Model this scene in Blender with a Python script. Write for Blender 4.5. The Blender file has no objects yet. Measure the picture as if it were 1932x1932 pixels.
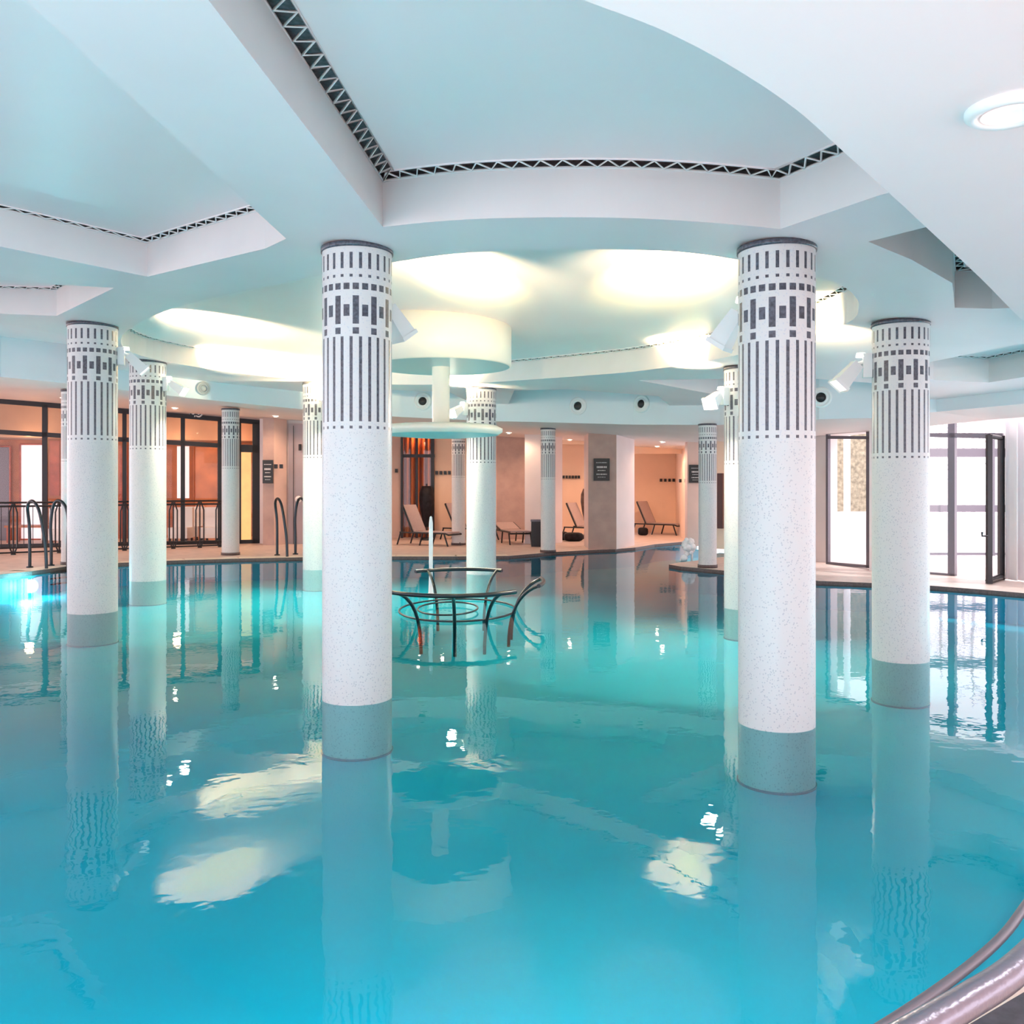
import bpy, bmesh, math, random
from mathutils import Vector, Matrix
from mathutils.geometry import tessellate_polygon
random.seed(7)
R = math.radians
scn = bpy.context.scene
col = scn.collection

# ------------------------------------------------------------------ camera, world, sun, exposure
F, CX, HY = 1700.0, 966.0, 914.0           # focal length in pixels, principal column, horizon row
cam = bpy.data.cameras.new('camera'); cam.sensor_width = 36; cam.lens = 36 * F / 1932
cam.shift_y = (HY - 966) / 1932
cam.clip_end = 300; cam.clip_start = 0.05
camo = bpy.data.objects.new('camera', cam); col.objects.link(camo)
camo.location = (0, 0, 2); camo.rotation_euler = (R(90), 0, 0)
scn.camera = camo
w = bpy.data.worlds.new('world'); scn.world = w; w.use_nodes = True
wn = w.node_tree.nodes; wl = w.node_tree.links
bgn = wn['Background']
tc = wn.new('ShaderNodeTexCoord'); mp = wn.new('ShaderNodeMapping'); no = wn.new('ShaderNodeTexNoise'); rp = wn.new('ShaderNodeValToRGB')
no.inputs['Scale'].default_value = 2.5; no.inputs['Detail'].default_value = 4
rp.color_ramp.elements[0].color = (0.97, 0.84, 0.90, 1); rp.color_ramp.elements[1].color = (1.0, 0.87, 0.89, 1)
rp.color_ramp.elements[0].position = .35; rp.color_ramp.elements[1].position = .65
wl.new(tc.outputs['Generated'], mp.inputs[0]); wl.new(mp.outputs[0], no.inputs[0]); wl.new(no.outputs['Fac'], rp.inputs[0]); wl.new(rp.outputs[0], bgn.inputs[0])
bgn.inputs[1].default_value = 2.35
vs = scn.view_settings
vs.view_transform = 'Standard'; vs.look = 'None'; vs.exposure = 0.56; vs.gamma = 1; vs.use_curve_mapping = False
try:
    scn.cycles.use_denoising = True
    scn.cycles.max_bounces = 10; scn.cycles.diffuse_bounces = 5; scn.cycles.glossy_bounces = 4
    scn.cycles.transparent_max_bounces = 12; scn.cycles.caustics_reflective = False; scn.cycles.caustics_refractive = False
    scn.cycles.sample_clamp_indirect = 10
except Exception: pass

def _sun():
    l = bpy.data.lights.new('sun', 'SUN'); l.energy = 1.4; l.angle = R(3); l.color = (1, .97, .95)
    o = bpy.data.objects.new('sun', l); col.objects.link(o); o.rotation_euler = Vector((-1, .35, -1.5)).to_track_quat('-Z', 'Y').to_euler()
_sun()

def lamp(name, kind, loc, energy, color, size=.3, rot=None, target=None, spot=None, blend=.6, size_y=None):
    l = bpy.data.lights.new(name, kind); l.energy = energy; l.color = color
    if kind == 'AREA':
        l.size = size
        if size_y: l.shape = 'RECTANGLE'; l.size_y = size_y
    elif kind == 'SPOT':
        l.shadow_soft_size = size; l.spot_size = R(spot); l.spot_blend = blend
    else: l.shadow_soft_size = size
    o = bpy.data.objects.new(name, l); col.objects.link(o); o.location = loc
    if target is not None:
        o.rotation_euler = (Vector(target) - Vector(loc)).to_track_quat('-Z', 'Y').to_euler()
    elif rot: o.rotation_euler = rot
    return o

# ------------------------------------------------------------------ pixel helpers (a pixel and a height or depth give a real point)
SLOPE, A0 = -0.0597, 4.12                  # the ceiling falls gently to the right
def sz(x, dz=0): return A0 + SLOPE * x + dz
def S(px, py, dz=0):                       # point on the ceiling plane
    Y = (A0 + dz - 2) * F / ((HY - py) - SLOPE * (px - CX))
    X = (px - CX) * Y / F
    return Vector((X, Y, sz(X, dz)))
def G(px, py, z=0.07):                     # point on a level plane
    Y = F * (z - 2) / (HY - py)
    return Vector(((px - CX) * Y / F, Y, z))
def at(px, py, Y): return Vector(((px - CX) * Y / F, Y, 2 + (HY - py) * Y / F))

# ------------------------------------------------------------------ materials
def mat(name, color, rough=.5, metal=0, noise=None, bump=None, emit=None, spec=None, trans=None):
    m = bpy.data.materials.new(name); m.use_nodes = True
    nt = m.node_tree; n = nt.nodes; l = nt.links; p = n['Principled BSDF']
    p.inputs['Base Color'].default_value = (*color, 1); p.inputs['Roughness'].default_value = rough; p.inputs['Metallic'].default_value = metal
    if spec is not None: p.inputs['Specular IOR Level'].default_value = spec
    t = n.new('ShaderNodeTexCoord')
    if noise:
        sc, amt = noise[:2]
        tx = n.new('ShaderNodeTexNoise'); tx.inputs['Scale'].default_value = sc; tx.inputs['Detail'].default_value = 4
        l.new(t.outputs['Object'], tx.inputs['Vector'])
        mx = n.new('ShaderNodeValToRGB')
        e = mx.color_ramp.elements; e[0].position = .3; e[1].position = .7
        e[0].color = (*[c * (1 - amt) for c in color], 1); e[1].color = (*[min(1, c * (1 + amt)) for c in color], 1)
        l.new(tx.outputs['Fac'], mx.inputs[0]); l.new(mx.outputs[0], p.inputs['Base Color'])
    if bump:
        b = n.new('ShaderNodeBump'); tb = n.new('ShaderNodeTexNoise'); tb.inputs['Scale'].default_value = bump[0]
        b.inputs['Strength'].default_value = bump[1]; b.inputs['Distance'].default_value = .01
        l.new(t.outputs['Object'], tb.inputs['Vector']); l.new(tb.outputs['Fac'], b.inputs['Height']); l.new(b.outputs[0], p.inputs['Normal'])
    if emit:
        p.inputs['Emission Color'].default_value = (*emit[0], 1); p.inputs['Emission Strength'].default_value = emit[1]
    return m

def terrazzo(name, base, fleck, sc=34, th=.20):
    m = mat(name, base, .38)
    nt = m.node_tree; n = nt.nodes; l = nt.links; p = n['Principled BSDF']
    t = n.new('ShaderNodeTexCoord'); v = n.new('ShaderNodeTexVoronoi'); v.inputs['Scale'].default_value = sc
    wn_ = n.new('ShaderNodeTexWhiteNoise'); r = n.new('ShaderNodeMath'); r.operation = 'LESS_THAN'; r.inputs[1].default_value = th
    d = n.new('ShaderNodeMath'); d.operation = 'LESS_THAN'; d.inputs[1].default_value = .42
    mm = n.new('ShaderNodeMath'); mm.operation = 'MULTIPLY'
    mx = n.new('ShaderNodeMix'); mx.data_type = 'RGBA'; mx.inputs[6].default_value = (*base, 1); mx.inputs[7].default_value = (*fleck, 1)
    l.new(t.outputs['Object'], v.inputs['Vector']); l.new(v.outputs['Color'], wn_.inputs[0]); l.new(wn_.outputs[0], r.inputs[0])
    l.new(v.outputs['Distance'], d.inputs[0]); l.new(r.outputs[0], mm.inputs[0]); l.new(d.outputs[0], mm.inputs[1])
    l.new(mm.outputs[0], mx.inputs[0]); l.new(mx.outputs[2], p.inputs['Base Color'])
    return m

M = {}
M['column'] = terrazzo('white terrazzo', (.69, .67, .67), (.52, .52, .55), 66, .26)
M['capital'] = terrazzo('white mosaic', (.70, .68, .68), (.62, .62, .66), 60, .3)
M['tile'] = mat('dark glass mosaic', (.085, .085, .11), .3, noise=(40, .5))
M['bluegrout'] = mat('blue grey grout', (.10, .22, .32), .5)
M['soffit'] = mat('pale painted soffit', (.96, .79, .79), .45, noise=(.4, .05))
M['fabric'] = mat('stretched ceiling fabric', (.98, .81, .81), .35, noise=(.3, .04), spec=.6)
M['fascia'] = mat('white painted fascia', (.74, .69, .69), .5, noise=(1.5, .03))
M['gap'] = mat('ceiling void shade', (.20, .19, .20), .8, noise=(30, .3))  # dark colour gives the shade of the open gap
M['cord'] = mat('white lacing cord', (.85, .85, .85), .5)
M['hook'] = mat('steel hook', (.1, .1, .1), .4, .6)
M['lowceil'] = mat('white plaster ceiling', (.92, .79, .79), .6, noise=(.6, .02))
M['warmceil'] = mat('cream plaster ceiling', (.82, .74, .72), .6, noise=(.6, .03))
M['wall'] = mat('rose beige wall', (.74, .55, .49), .6, noise=(1.2, .05))
M['wall_light'] = mat('pale rose wall', (.80, .72, .72), .55, noise=(1.2, .04))
M['wall_brown'] = mat('mauve brown tiled wall', (.48, .33, .29), .5, noise=(3, .10))
M['wall_peach'] = mat('peach wall', (.90, .66, .50), .6, noise=(1, .04))
M['deck'] = mat('beige stone deck', (.70, .56, .50), .45, noise=(4, .12))
M['deck_dark'] = mat('dark slate floor', (.05, .045, .06), .5, noise=(20, .4))
M['edge'] = mat('dark brown edge tile', (.10, .07, .07), .4, noise=(30, .3))
M['basin'] = mat('turquoise pool lining', (.02, .71, 1.0), .5, noise=(.35, .10))
M['black'] = mat('black lacquered metal', (.02, .02, .025), .35, .3)
M['iron'] = mat('dark steel tube', (.035, .045, .055), .28, .7)
M['gray'] = mat('grey anodised frame', (.16, .15, .18), .4, .5)
M['chrome'] = mat('brushed lilac steel', (.27, .26, .32), .3, .85, bump=(60, .15))
M['white'] = mat('white enamel', (.86, .86, .86), .35)
M['cream'] = mat('cream lacquer', (.88, .84, .74), .4, noise=(1, .02))
M['aquapaint'] = mat('aqua lacquer', (.50, .76, .78), .35)
M['sling'] = mat('taupe sling fabric', (.50, .38, .37), .7, noise=(60, .2))
M['canvas'] = mat('black canvas', (.014, .012, .016), .5, noise=(8, .5), bump=(12, .4), spec=.2)
M['canvas_brown'] = mat('dark brown canvas', (.09, .05, .035), .6, noise=(8, .5), bump=(12, .4))
M['orange'] = mat('orange wood panel', (.43, .14, .05), .45, noise=(2, .2))
M['redwood'] = mat('red brown door', (.42, .10, .06), .4, noise=(4, .25))
M['lens'] = mat('lamp lens', (1, 1, .95), .3, emit=((1, .93, .72), 14))
M['lens_soft'] = mat('frosted lamp lens', (.95, .93, .88), .3, emit=((1, .95, .8), .9))
M['poollens'] = mat('underwater lamp lens', (.9, 1, 1), .3, emit=((.72, 1, .97), 6))
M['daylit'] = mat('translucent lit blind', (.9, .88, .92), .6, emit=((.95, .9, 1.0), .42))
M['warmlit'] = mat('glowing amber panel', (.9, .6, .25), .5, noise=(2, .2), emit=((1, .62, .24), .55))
M['sign'] = mat('black sign board', (.012, .012, .014), .4)
M['letter'] = mat('white lettering', (.8, .78, .78), .5)
M['mauve'] = mat('mauve grey door leaf', (.42, .36, .40), .45, noise=(2, .05))
M['maroon'] = mat('dark maroon door', (.075, .02, .02), .4)
M['foam'] = mat('white frothing water', (.93, .96, .98), .2, bump=(40, .6))
M['greywhite'] = mat('grey plastic', (.45, .47, .50), .5)
M['hedge'] = mat('winter hedge', (.32, .29, .21), .8, noise=(9, .45), bump=(14, 1))
M['bark'] = mat('pale bark', (.62, .55, .55), .8, noise=(9, .3))
M['paving'] = mat('terrace paving', (.75, .73, .75), .7, noise=(2, .1))

# orange curtain, the shade of its folds painted as dark bands
m = mat('orange pleated curtain', (.62, .16, .06), .9, spec=0); M['curtain'] = m
n = m.node_tree.nodes; l = m.node_tree.links; wv = n.new('ShaderNodeTexWave'); wv.inputs['Scale'].default_value = 1.6; wv.inputs['Distortion'].default_value = .6
wv.bands_direction = 'X'; tcx = n.new('ShaderNodeTexCoord'); cr = n.new('ShaderNodeValToRGB')
cr.color_ramp.elements[0].color = (.22, .045, .03, 1); cr.color_ramp.elements[1].color = (.85, .26, .08, 1)
l.new(tcx.outputs['Object'], wv.inputs[0]); l.new(wv.outputs[0], cr.inputs[0]); l.new(cr.outputs[0], n['Principled BSDF'].inputs['Base Color'])

def thin_clear(name, tint, gloss_rough, ior, bump=None):
    m = bpy.data.materials.new(name); m.use_nodes = True; nt = m.node_tree; n = nt.nodes; l = nt.links
    n.remove(n['Principled BSDF']); out = n['Material Output']
    tr = n.new('ShaderNodeBsdfTransparent'); tr.inputs[0].default_value = (*tint, 1)
    gl = n.new('ShaderNodeBsdfGlossy'); gl.inputs['Roughness'].default_value = gloss_rough
    mx = n.new('ShaderNodeMixShader'); mx.inputs[0].default_value = .03
    if ior: fr = n.new('ShaderNodeFresnel'); fr.inputs['IOR'].default_value = ior; l.new(fr.outputs[0], mx.inputs[0])
    l.new(tr.outputs[0], mx.inputs[1]); l.new(gl.outputs[0], mx.inputs[2]); l.new(mx.outputs[0], out.inputs[0])
    if bump:
        t = n.new('ShaderNodeTexCoord'); prev = None
        for sc_, st in bump:
            tx = n.new('ShaderNodeTexNoise'); tx.inputs['Scale'].default_value = sc_; tx.inputs['Detail'].default_value = 2
            l.new(t.outputs['Object'], tx.inputs['Vector'])
            b = n.new('ShaderNodeBump'); b.inputs['Strength'].default_value = 1; b.inputs['Distance'].default_value = st
            l.new(tx.outputs['Fac'], b.inputs['Height'])
            if prev: l.new(prev.outputs[0], b.inputs['Normal'])
            prev = b
        l.new(prev.outputs[0], gl.inputs['Normal']); l.new(prev.outputs[0], fr.inputs['Normal'])
    return m
M['water'] = thin_clear('still pool water', (.52, .99, 1.0), .0, 1.34, bump=[(1.1, .0026), (5.5, .0011)])
M['glass'] = thin_clear('window glass', (.97, .98, .98), .0, None)

# ------------------------------------------------------------------ mesh helpers
class MB:
    def __init__(s): s.v = []; s.f = []; s.m = []; s.sm = []
    def add(s, vs, fs, mi=0, smooth=False):
        b = len(s.v); s.v += [tuple(v) for v in vs]
        for f in fs: s.f.append(tuple(b + i for i in f)); s.m.append(mi); s.sm.append(smooth)
        return s
    def box(s, lo, hi, mi=0, rot=None, c=None):
        x0, y0, z0 = lo; x1, y1, z1 = hi
        vs = [Vector(p) for p in ((x0,y0,z0),(x1,y0,z0),(x1,y1,z0),(x0,y1,z0),(x0,y0,z1),(x1,y0,z1),(x1,y1,z1),(x0,y1,z1))]
        if rot is not None: vs = [rot @ v for v in vs]
        if c is not None: vs = [v + Vector(c) for v in vs]
        return s.add(vs, [(0,3,2,1),(4,5,6,7),(0,1,5,4),(1,2,6,5),(2,3,7,6),(3,0,4,7)], mi)
    def wallbox(s, a, b, th, z0, z1a, z1b=None, mi=0, z0b=None):     # upright slab from plan point a to b, thickness away from the camera
        z1b = z1a if z1b is None else z1b; z0b = z0 if z0b is None else z0b
        a = Vector(a[:2]); b = Vector(b[:2]); d = (b - a).normalized(); nn = Vector((-d.y, d.x)) * th
        P = [(a, z0, z1a), (b, z0b, z1b), (b + nn, z0b, z1b), (a + nn, z0, z1a)]
        vs = [(p.x, p.y, q) for p, q, _ in P] + [(p.x, p.y, q) for p, _, q in P]
        return s.add(vs, [(0,3,2,1),(4,5,6,7),(0,1,5,4),(1,2,6,5),(2,3,7,6),(3,0,4,7)], mi)
    def tube(s, pts, r, seg=8, mi=0, closed=False, cap=True, radii=None):
        pts = [Vector(p) for p in pts]; n_ = len(pts); vs = []; fs = []
        up = Vector((0, 0, 1))
        for i, p in enumerate(pts):
            if closed: t = pts[(i + 1) % n_] - pts[i - 1]
            else: t = pts[min(i + 1, n_ - 1)] - pts[max(i - 1, 0)]
            t.normalize(); a = up if abs(t.z) < .93 else Vector((1, 0, 0))
            if i == 0: u = t.cross(a).normalized()
            else:
                u = (u - t * u.dot(t))
                u = u.normalized() if u.length > 1e-5 else t.cross(a).normalized()
            v = t.cross(u); rr = radii[i] if radii else r
            for k in range(seg):
                an = 2 * math.pi * k / seg; vs.append(p + (u * math.cos(an) + v * math.sin(an)) * rr)
        for i in range(n_ if closed else n_ - 1):
            j = (i + 1) % n_
            for k in range(seg):
                k2 = (k + 1) % seg; fs.append((i*seg+k, i*seg+k2, j*seg+k2, j*seg+k))
        s.add(vs, fs, mi, True)
        if cap and not closed:
            s.add([vs[k] for k in range(seg)], [tuple(range(seg))[::-1]], mi); s.add([vs[(n_-1)*seg+k] for k in range(seg)], [tuple(range(seg))], mi)
        return s
    def lathe(s, prof, seg=32, c=(0,0,0), mi=0, smooth=True, rot=None):
        vs = []; fs = []
        for r, z in prof:
            for k in range(seg):
                a = 2 * math.pi * k / seg; p = Vector((r * math.cos(a), r * math.sin(a), z))
                if rot is not None: p = rot @ p
                vs.append(p + Vector(c))
        for i in range(len(prof) - 1):
            for k in range(seg):
                k2 = (k + 1) % seg; fs.append((i*seg+k, i*seg+k2, (i+1)*seg+k2, (i+1)*seg+k))
        return s.add(vs, fs, mi, smooth)
    def poly(s, outer, holes=(), zf=None, mi=0, down=False):
        loops = [[Vector((p[0], p[1], 0)) for p in lp] for lp in [outer, *holes]]
        tri = tessellate_polygon(loops); flat = [p for lp in loops for p in lp]
        vs = [(p.x, p.y, zf(p.x, p.y)) for p in flat]
        fs = []
        for t in tri:
            a, b, c = (flat[i] for i in t); cz = (b - a).cross(c - a).z
            fs.append(tuple(t) if (cz > 0) != down else tuple(t[::-1]))
        return s.add(vs, fs, mi)
    def build(s, name, mats, parent=None):
        me = bpy.data.meshes.new(name); me.from_pydata(s.v, [], s.f)
        for mm in (mats if isinstance(mats, (list, tuple)) else [mats]): me.materials.append(mm)
        me.polygons.foreach_set('material_index', s.m); me.polygons.foreach_set('use_smooth', s.sm); me.update()
        o = bpy.data.objects.new(name, me); col.objects.link(o)
        if parent: o.parent = parent
        return o
def tag(o, label=None, cat=None, group=None, kind=None):
    if label: o['label'] = label
    if cat: o['category'] = cat
    if group: o['group'] = group
    if kind: o['kind'] = kind
    return o
def thing(name, label, cat, loc=(0,0,0), rz=0, group=None):
    o = bpy.data.objects.new(name, None); col.objects.link(o); o.location = loc; o.rotation_euler = (0, 0, rz); o.empty_display_size = .2
    return tag(o, label, cat, group)
def copy_tree(o, parent=None):
    c = o.copy(); col.objects.link(c); c.parent = parent
    for ch in list(o.children): copy_tree(ch, c)
    return c
def struct(mb, name, mats): return tag(mb.build(name, mats), kind='structure')
def crom(pts, n_=6, closed=False):
    pts = [Vector(p) for p in pts]; out = []; N = len(pts)
    for i in range(N if closed else N - 1):
        g = (lambda k: pts[k % N]) if closed else (lambda k: pts[max(0, min(N - 1, k))])
        p0, p1, p2, p3 = g(i - 1), g(i), g(i + 1), g(i + 2)
        for k in range(n_):
            t = k / n_; out.append(.5 * ((2*p1) + (p2 - p0)*t + (2*p0 - 5*p1 + 4*p2 - p3)*t*t + (3*p1 - p0 - 3*p2 + p3)*t**3))
    if not closed: out.append(pts[-1])
    return out
def area2(p): return sum(p[i][0]*p[(i+1)%len(p)][1] - p[(i+1)%len(p)][0]*p[i][1] for i in range(len(p)))
def offset_in(poly, d):                       # polygon moved inwards by d
    if area2(poly) < 0: poly = poly[::-1]
    N = len(poly); out = []
    for i in range(N):
        a = Vector(poly[i-1][:2]); b = Vector(poly[i][:2]); c = Vector(poly[(i+1)%N][:2])
        d1 = (b - a).normalized(); d2 = (c - b).normalized(); n1 = Vector((-d1.y, d1.x)); n2 = Vector((-d2.y, d2.x))
        nn = n1 + n2; nn = nn.normalized() if nn.length > 1e-6 else n1
        k = d / max(.5, nn.dot(n1)); out.append((b.x + nn.x * k, b.y + nn.y * k))
    return out

# ------------------------------------------------------------------ the ceiling: soffit with recesses
xy = lambda v: (v[0], v[1])
bulk = [(-14.5, 2, -.46), (-14.5, 10, -.46), (-13.2, 15.6, -.46), (-11.0, 19.4, -.46), (-9.93, 20.05, -.46), (-8.06, 22.2, -.46), (-6.4, 23.3, -.46),
        (-5.0, 24.2, -.46), (-3.3, 24.6, -.46), (-.8, 24.2, -.46), (.47, 23.5, -.46), (3.0, 22.3, -.46), (4.8, 20.8, -.46), (6.1, 17.9, -.46), (7.2, 17.4, -.40),
        (8.15, 17.3, -.24), (8.6, 15.4, -.24), (9.4, 12, -.24), (10, 7, -.24), (10, -2, -.24)]
oc = [(269,606),(310,585),(362,571),(500,539),(747,492),(824,481),(948,472),(1042,470),(1197,470),(1300,475),(1400,488),(1545,523),(1578,534),(1611,550),(1630,577),(1611,609),(1545,640),(1300,690),(1197,702),(1100,709),(964,719)]
ocp = [S(*p) for p in oc] + [Vector((-1.2, 19.75, 0)), Vector((-2.68, 20.84, 0)), S(607,721), S(503,711), S(400,699), Vector((-7.2, 18.6, 0)), S(259,671), Vector((-7.36, 16.9, 0)), Vector((-6.7, 15.2, 0))]
ocp = [Vector((p.x, p.y, 0)) for p in ocp]
for _ in range(1):                                    # settle the traced points into one smooth curve
    ocp = [(ocp[i-1] + 2 * ocp[i] + ocp[(i+1) % len(ocp)]) / 4 for i in range(len(ocp))]
oculus = [xy(p) for p in crom(ocp, 4, True)]
arc = [xy(p) for p in crom([S(722,428), S(810,419), S(900,413), S(1000,410.5), S(1100,410), S(1200,412), S(1300,417), S(1390,424), S(1472,432)], 3)]
P1 = arc + [xy(S(1660,368)), (3.9, 4.2), (3.9, .8), (-1.65, .8), (-1.38, 4.1)]
P0 = [xy(S(278,522)), xy(S(500,469)), (-2.06, 8.22), (-2.27, 4.2), (-2.4, .8), (-9, .8), (-9, 6.2), (-7.2, 7.4), xy(S(0,465))]
P2 = [(-4.88, 11.05), (-6.83, 13.51), (-7.75, 13.63), (-11, 14.0), (-11, 11.2)]
P2c = [(-8.3, 14.75), (-7.75, 15.6), (-8.8, 18.0), (-9.85, 20.25), (-11.05, 19.6), (-13.4, 15.75), (-12.6, 14.9)]
P3 = [(.05, 20.3), (-.1, 23.95), (.5, 23.62), (3.05, 22.45), (3.85, 21.85), (3.2, 19.7), (1.2, 19.4)]
P4 = [(2.4, 17.1), (4.3, 18.8), (5.78, 18.95), (6.2, 18.0), (7.3, 17.5), (6.8, 15.6), (4.9, 15.4)]
P7 = [(-4.2, 22.1), (-1.5, 21.6), (-1.05, 24.4), (-3.3, 24.75), (-4.9, 24.4)]
P5 = [(5.9, 13.7), (6.9, 14.75), (7.75, 14.65), (7.9, 13.6), (8.2, 11), (6.3, 11.2)]
P6 = [xy(S(1638,456)), xy(S(1720,490)), (4.1, 8.39), (4.62, 9.4), (4.98, 9.35), (6.3, 8.6), (6.3, 4.6), (4.3, 4.6)]
holes = [oculus, P1, P0, P2, P2c, P3, P4, P5, P6, P7]
outer = [(b[0] + (1.2 if b[0] > 5 else -1.2 if b[0] < -5 else 0), b[1] + (1.0 if b[1] > 14 else 0)) for b in bulk] + [(-15.7, -2)]
mb = MB(); mb.poly(outer, holes, lambda x, y: sz(x))
struct(mb, 'ceiling', M['soffit'])
UP = .39
fasc = MB()
names = [('oculus panel above the middle of the pool, lit by yellow light pools', 'round'), ('widest pale blue panel with zigzag lacing along the long white beam', ''),
         ('pale blue panel in the upper left with a pointed far corner', ''), ('small pale panel behind the first left white ceiling beam', ''),
         ('pale panel touching the bulkhead above the far left glazing', ''), ('narrow panel between the far bulkhead and the oculus', ''),
         ('narrow panel between far bulkhead and the column right of the pier sign', ''), ('panel behind the rightmost mosaic column', ''),
         ('panel half hidden by the white lower ceiling edge', ''), ('narrow panel behind the fountain stem, at the far bulkhead', '')]
for hi, H in enumerate(holes):
    if area2(H) < 0: H = H[::-1]
    N = len(H)
    vs_ = [(x, y, sz(x)) for x, y in H] + [(x, y, sz(x, UP)) for x, y in H]
    fasc.add(vs_, [(i, (i+1) % N, N + (i+1) % N, N + i) for i in range(N)])
    # white lip along the lower edge
    fasc.tube([(x, y, sz(x, UP)) for x, y in H], .014, 5, closed=True)
    gapw = .14 if hi == 1 else .09
    O = offset_in(H, -.10); I = offset_in(H, gapw)
    root = thing('ceiling_panel', 'stretched fabric ' + names[hi][0] if hi else 'round stretched fabric ' + names[hi][0], 'ceiling panel', (0, 0, 0), group='laced fabric ceiling panels')
    g = MB(); g.poly(O, [], lambda x, y: sz(x, UP + .085))
    g.add([(x, y, sz(x, UP)) for x, y in H] + [(x, y, sz(x, UP + .085)) for x, y in O], [(i, (i+1) % N, N + (i+1) % N, N + i) for i in range(N)]); g.build('void_shade_backing', M['gap'], root)
    fb = MB(); fb.poly(I, [], lambda x, y: sz(x, UP + .02)); 
    fb.tube([(x, y, sz(x, UP + .02)) for x, y in I], .012, 5, closed=True)
    fb.build('fabric', M['fabric'], root)
    # zigzag lacing cord between the frame and the fabric hem
    pitch = .17 if hi == 1 else .2
    zz = []; hk = MB(); L = 0; side = 0
    IN = offset_in(H, gapw - .005); FR = offset_in(H, .012)
    for i in range(N):
        a = Vector(FR[i]); b = Vector(FR[(i+1) % N]); c = Vector(IN[i]); d = Vector(IN[(i+1) % N]); ln = (b - a).length; k = L
        while k < ln:
            t = k / ln; p = a.lerp(b, t) if side == 0 else c.lerp(d, t)
            zz.append((p.x, p.y, sz(p.x, UP + (.0 if side == 0 else .012))))
            if side and len(zz) % 4 == 1:
                q = p + (p - a.lerp(b, t)).normalized() * .04 if (p - a.lerp(b, t)).length > 1e-4 else p
                hk.lathe([(0, -.012), (.012, -.012), (.012, .012), (0, .012)], 6, (q.x, q.y, sz(q.x, UP + .015)))
            side ^= 1; k += pitch / 2
        L = k - ln
    if len(zz) > 3:
        c_ = MB(); c_.tube(zz, .010 if hi == 1 else .009, 4, closed=True); c_.build('lacing_cord', M['cord'], root)
        if hk.v: tag(hk.build('steel_grommets', M['hook'], root), kind='stuff')
struct(fasc, 'ceiling', M['fascia'])
# bulkhead all round, closing the soffit down to the lower outer ceiling
b_ = MB()
for i in range(2, len(bulk) - 1):
    a, b = bulk[i], bulk[i+1]
    b_.add([(a[0], a[1], sz(a[0], a[2])), (b[0], b[1], sz(b[0], b[2])), (b[0], b[1], sz(b[0], .56)), (a[0], a[1], sz(a[0], .56))], [(0,1,2,3)])
M['bulk'] = mat('pale grey blue bulkhead', (.76, .80, .84), .5, noise=(.5, .04))
struct(b_, 'wall_far', M['bulk'])
lc = MB()
outb = []
for i, (x, y, dz) in enumerate(bulk):
    c = Vector((-1.5, 12)); d = (Vector((x, y)) - c).normalized(); q = c + d * (34 if x < 4 and y > 14 else (Vector((x, y)) - c).length + (1.7 if y > 14 else 3)); q = {11: Vector((6.6, 50)), 12: Vector((7.4, 46)), 13: Vector((7.95, 24.6))}.get(i, q); outb.append((q.x, q.y, dz))
for i in range(2, len(bulk) - 1):
    a, b, c, d = bulk[i], bulk[i+1], outb[i+1], outb[i]
    lc.add([(p[0], p[1], sz(p[0], p[2])) for p in (a, b, c, d)], [(0,1,2,3)])
struct(lc, 'ceiling', M['warmceil'])
# white lower ceiling close by on the right, with its curved edge
ZL = 3.42
def SL(px, py): Y = F * (ZL - 2) / (HY - py); return ((px - CX) * Y / F, Y)
edge = [xy(p) for p in crom([Vector((*SL(*p), 0)) for p in [(1000,-40),(1100,0),(1250,57),(1380,125),(1500,205),(1590,285),(1700,385),(1850,525),(1932,607),(2010,672)]], 4)]
lo_poly = edge + [(7.5, 9.0), (10, 5), (10, -2), (-.6, -2), (-.45, 1.6)]
lw = MB(); lw.poly(lo_poly, [], lambda x, y: ZL)
N = len(lo_poly); lw.add([(x, y, ZL) for x, y in lo_poly] + [(x, y, sz(x, -.01)) for x, y in lo_poly], [(i, (i+1) % N, N + (i+1) % N, N + i) for i in range(N)])
struct(lw, 'ceiling', M['lowceil'])

# ------------------------------------------------------------------ pool, deck and water
edge_px = [(0,1084),(60,1078),(124,1069),(230,1062),(350,1057),(450,1054),(600,1051),(745,1050),(860,1050),(960,1049),(1040,1042),(1110,1038),(1161,1036),(1199,1033),(1235,1027),(1290,1022),(1360,1019),(1440,1019)]
pen_px = [(1440,1044),(1353,1052),(1310,1058),(1275,1062),(1262,1065),(1285,1069),(1320,1072),(1352,1075),(1450,1085),(1545,1096),(1650,1100),(1757,1105),(1850,1112),(1932,1119)]
pool = [(-13.4, 2), (-13.4, 12), (-12.4, 17.6)] + [xy(G(*p)) for p in edge_px] + [xy(G(*p)) for p in pen_px] + [(10.2, 14), (10, 10), (7.8, 7.6), (4.4, 5.2), (2.9, 4.2), (2.03, 3.58), (1.47, 3.20), (.8, 2.7), (-.4, 2.1), (-4, 1.9)]
DZ = .07
dk = MB(); dk.poly([(-30, -4), (-30, 46), (7.5, 46), (7.5, 24), (12, 20), (14, 12), (14, -4)], [pool], lambda x, y: DZ)
struct(dk, 'floor', M['deck'])
N = len(pool)
ed = MB(); ed.add([(x, y, DZ) for x, y in pool] + [(x, y, -.03) for x, y in pool], [(i, (i+1) % N, N + (i+1) % N, N + i) for i in range(N)])
struct(ed, 'trim_1', M['edge'])
ZB = -.5
bs = MB(); bs.add([(x, y, -.03) for x, y in pool] + [(x, y, ZB) for x, y in pool], [(i, (i+1) % N, N + (i+1) % N, N + i) for i in range(N)])
bs.poly(pool, [], lambda x, y: ZB)
struct(bs, 'floor', M['basin'])
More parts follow.
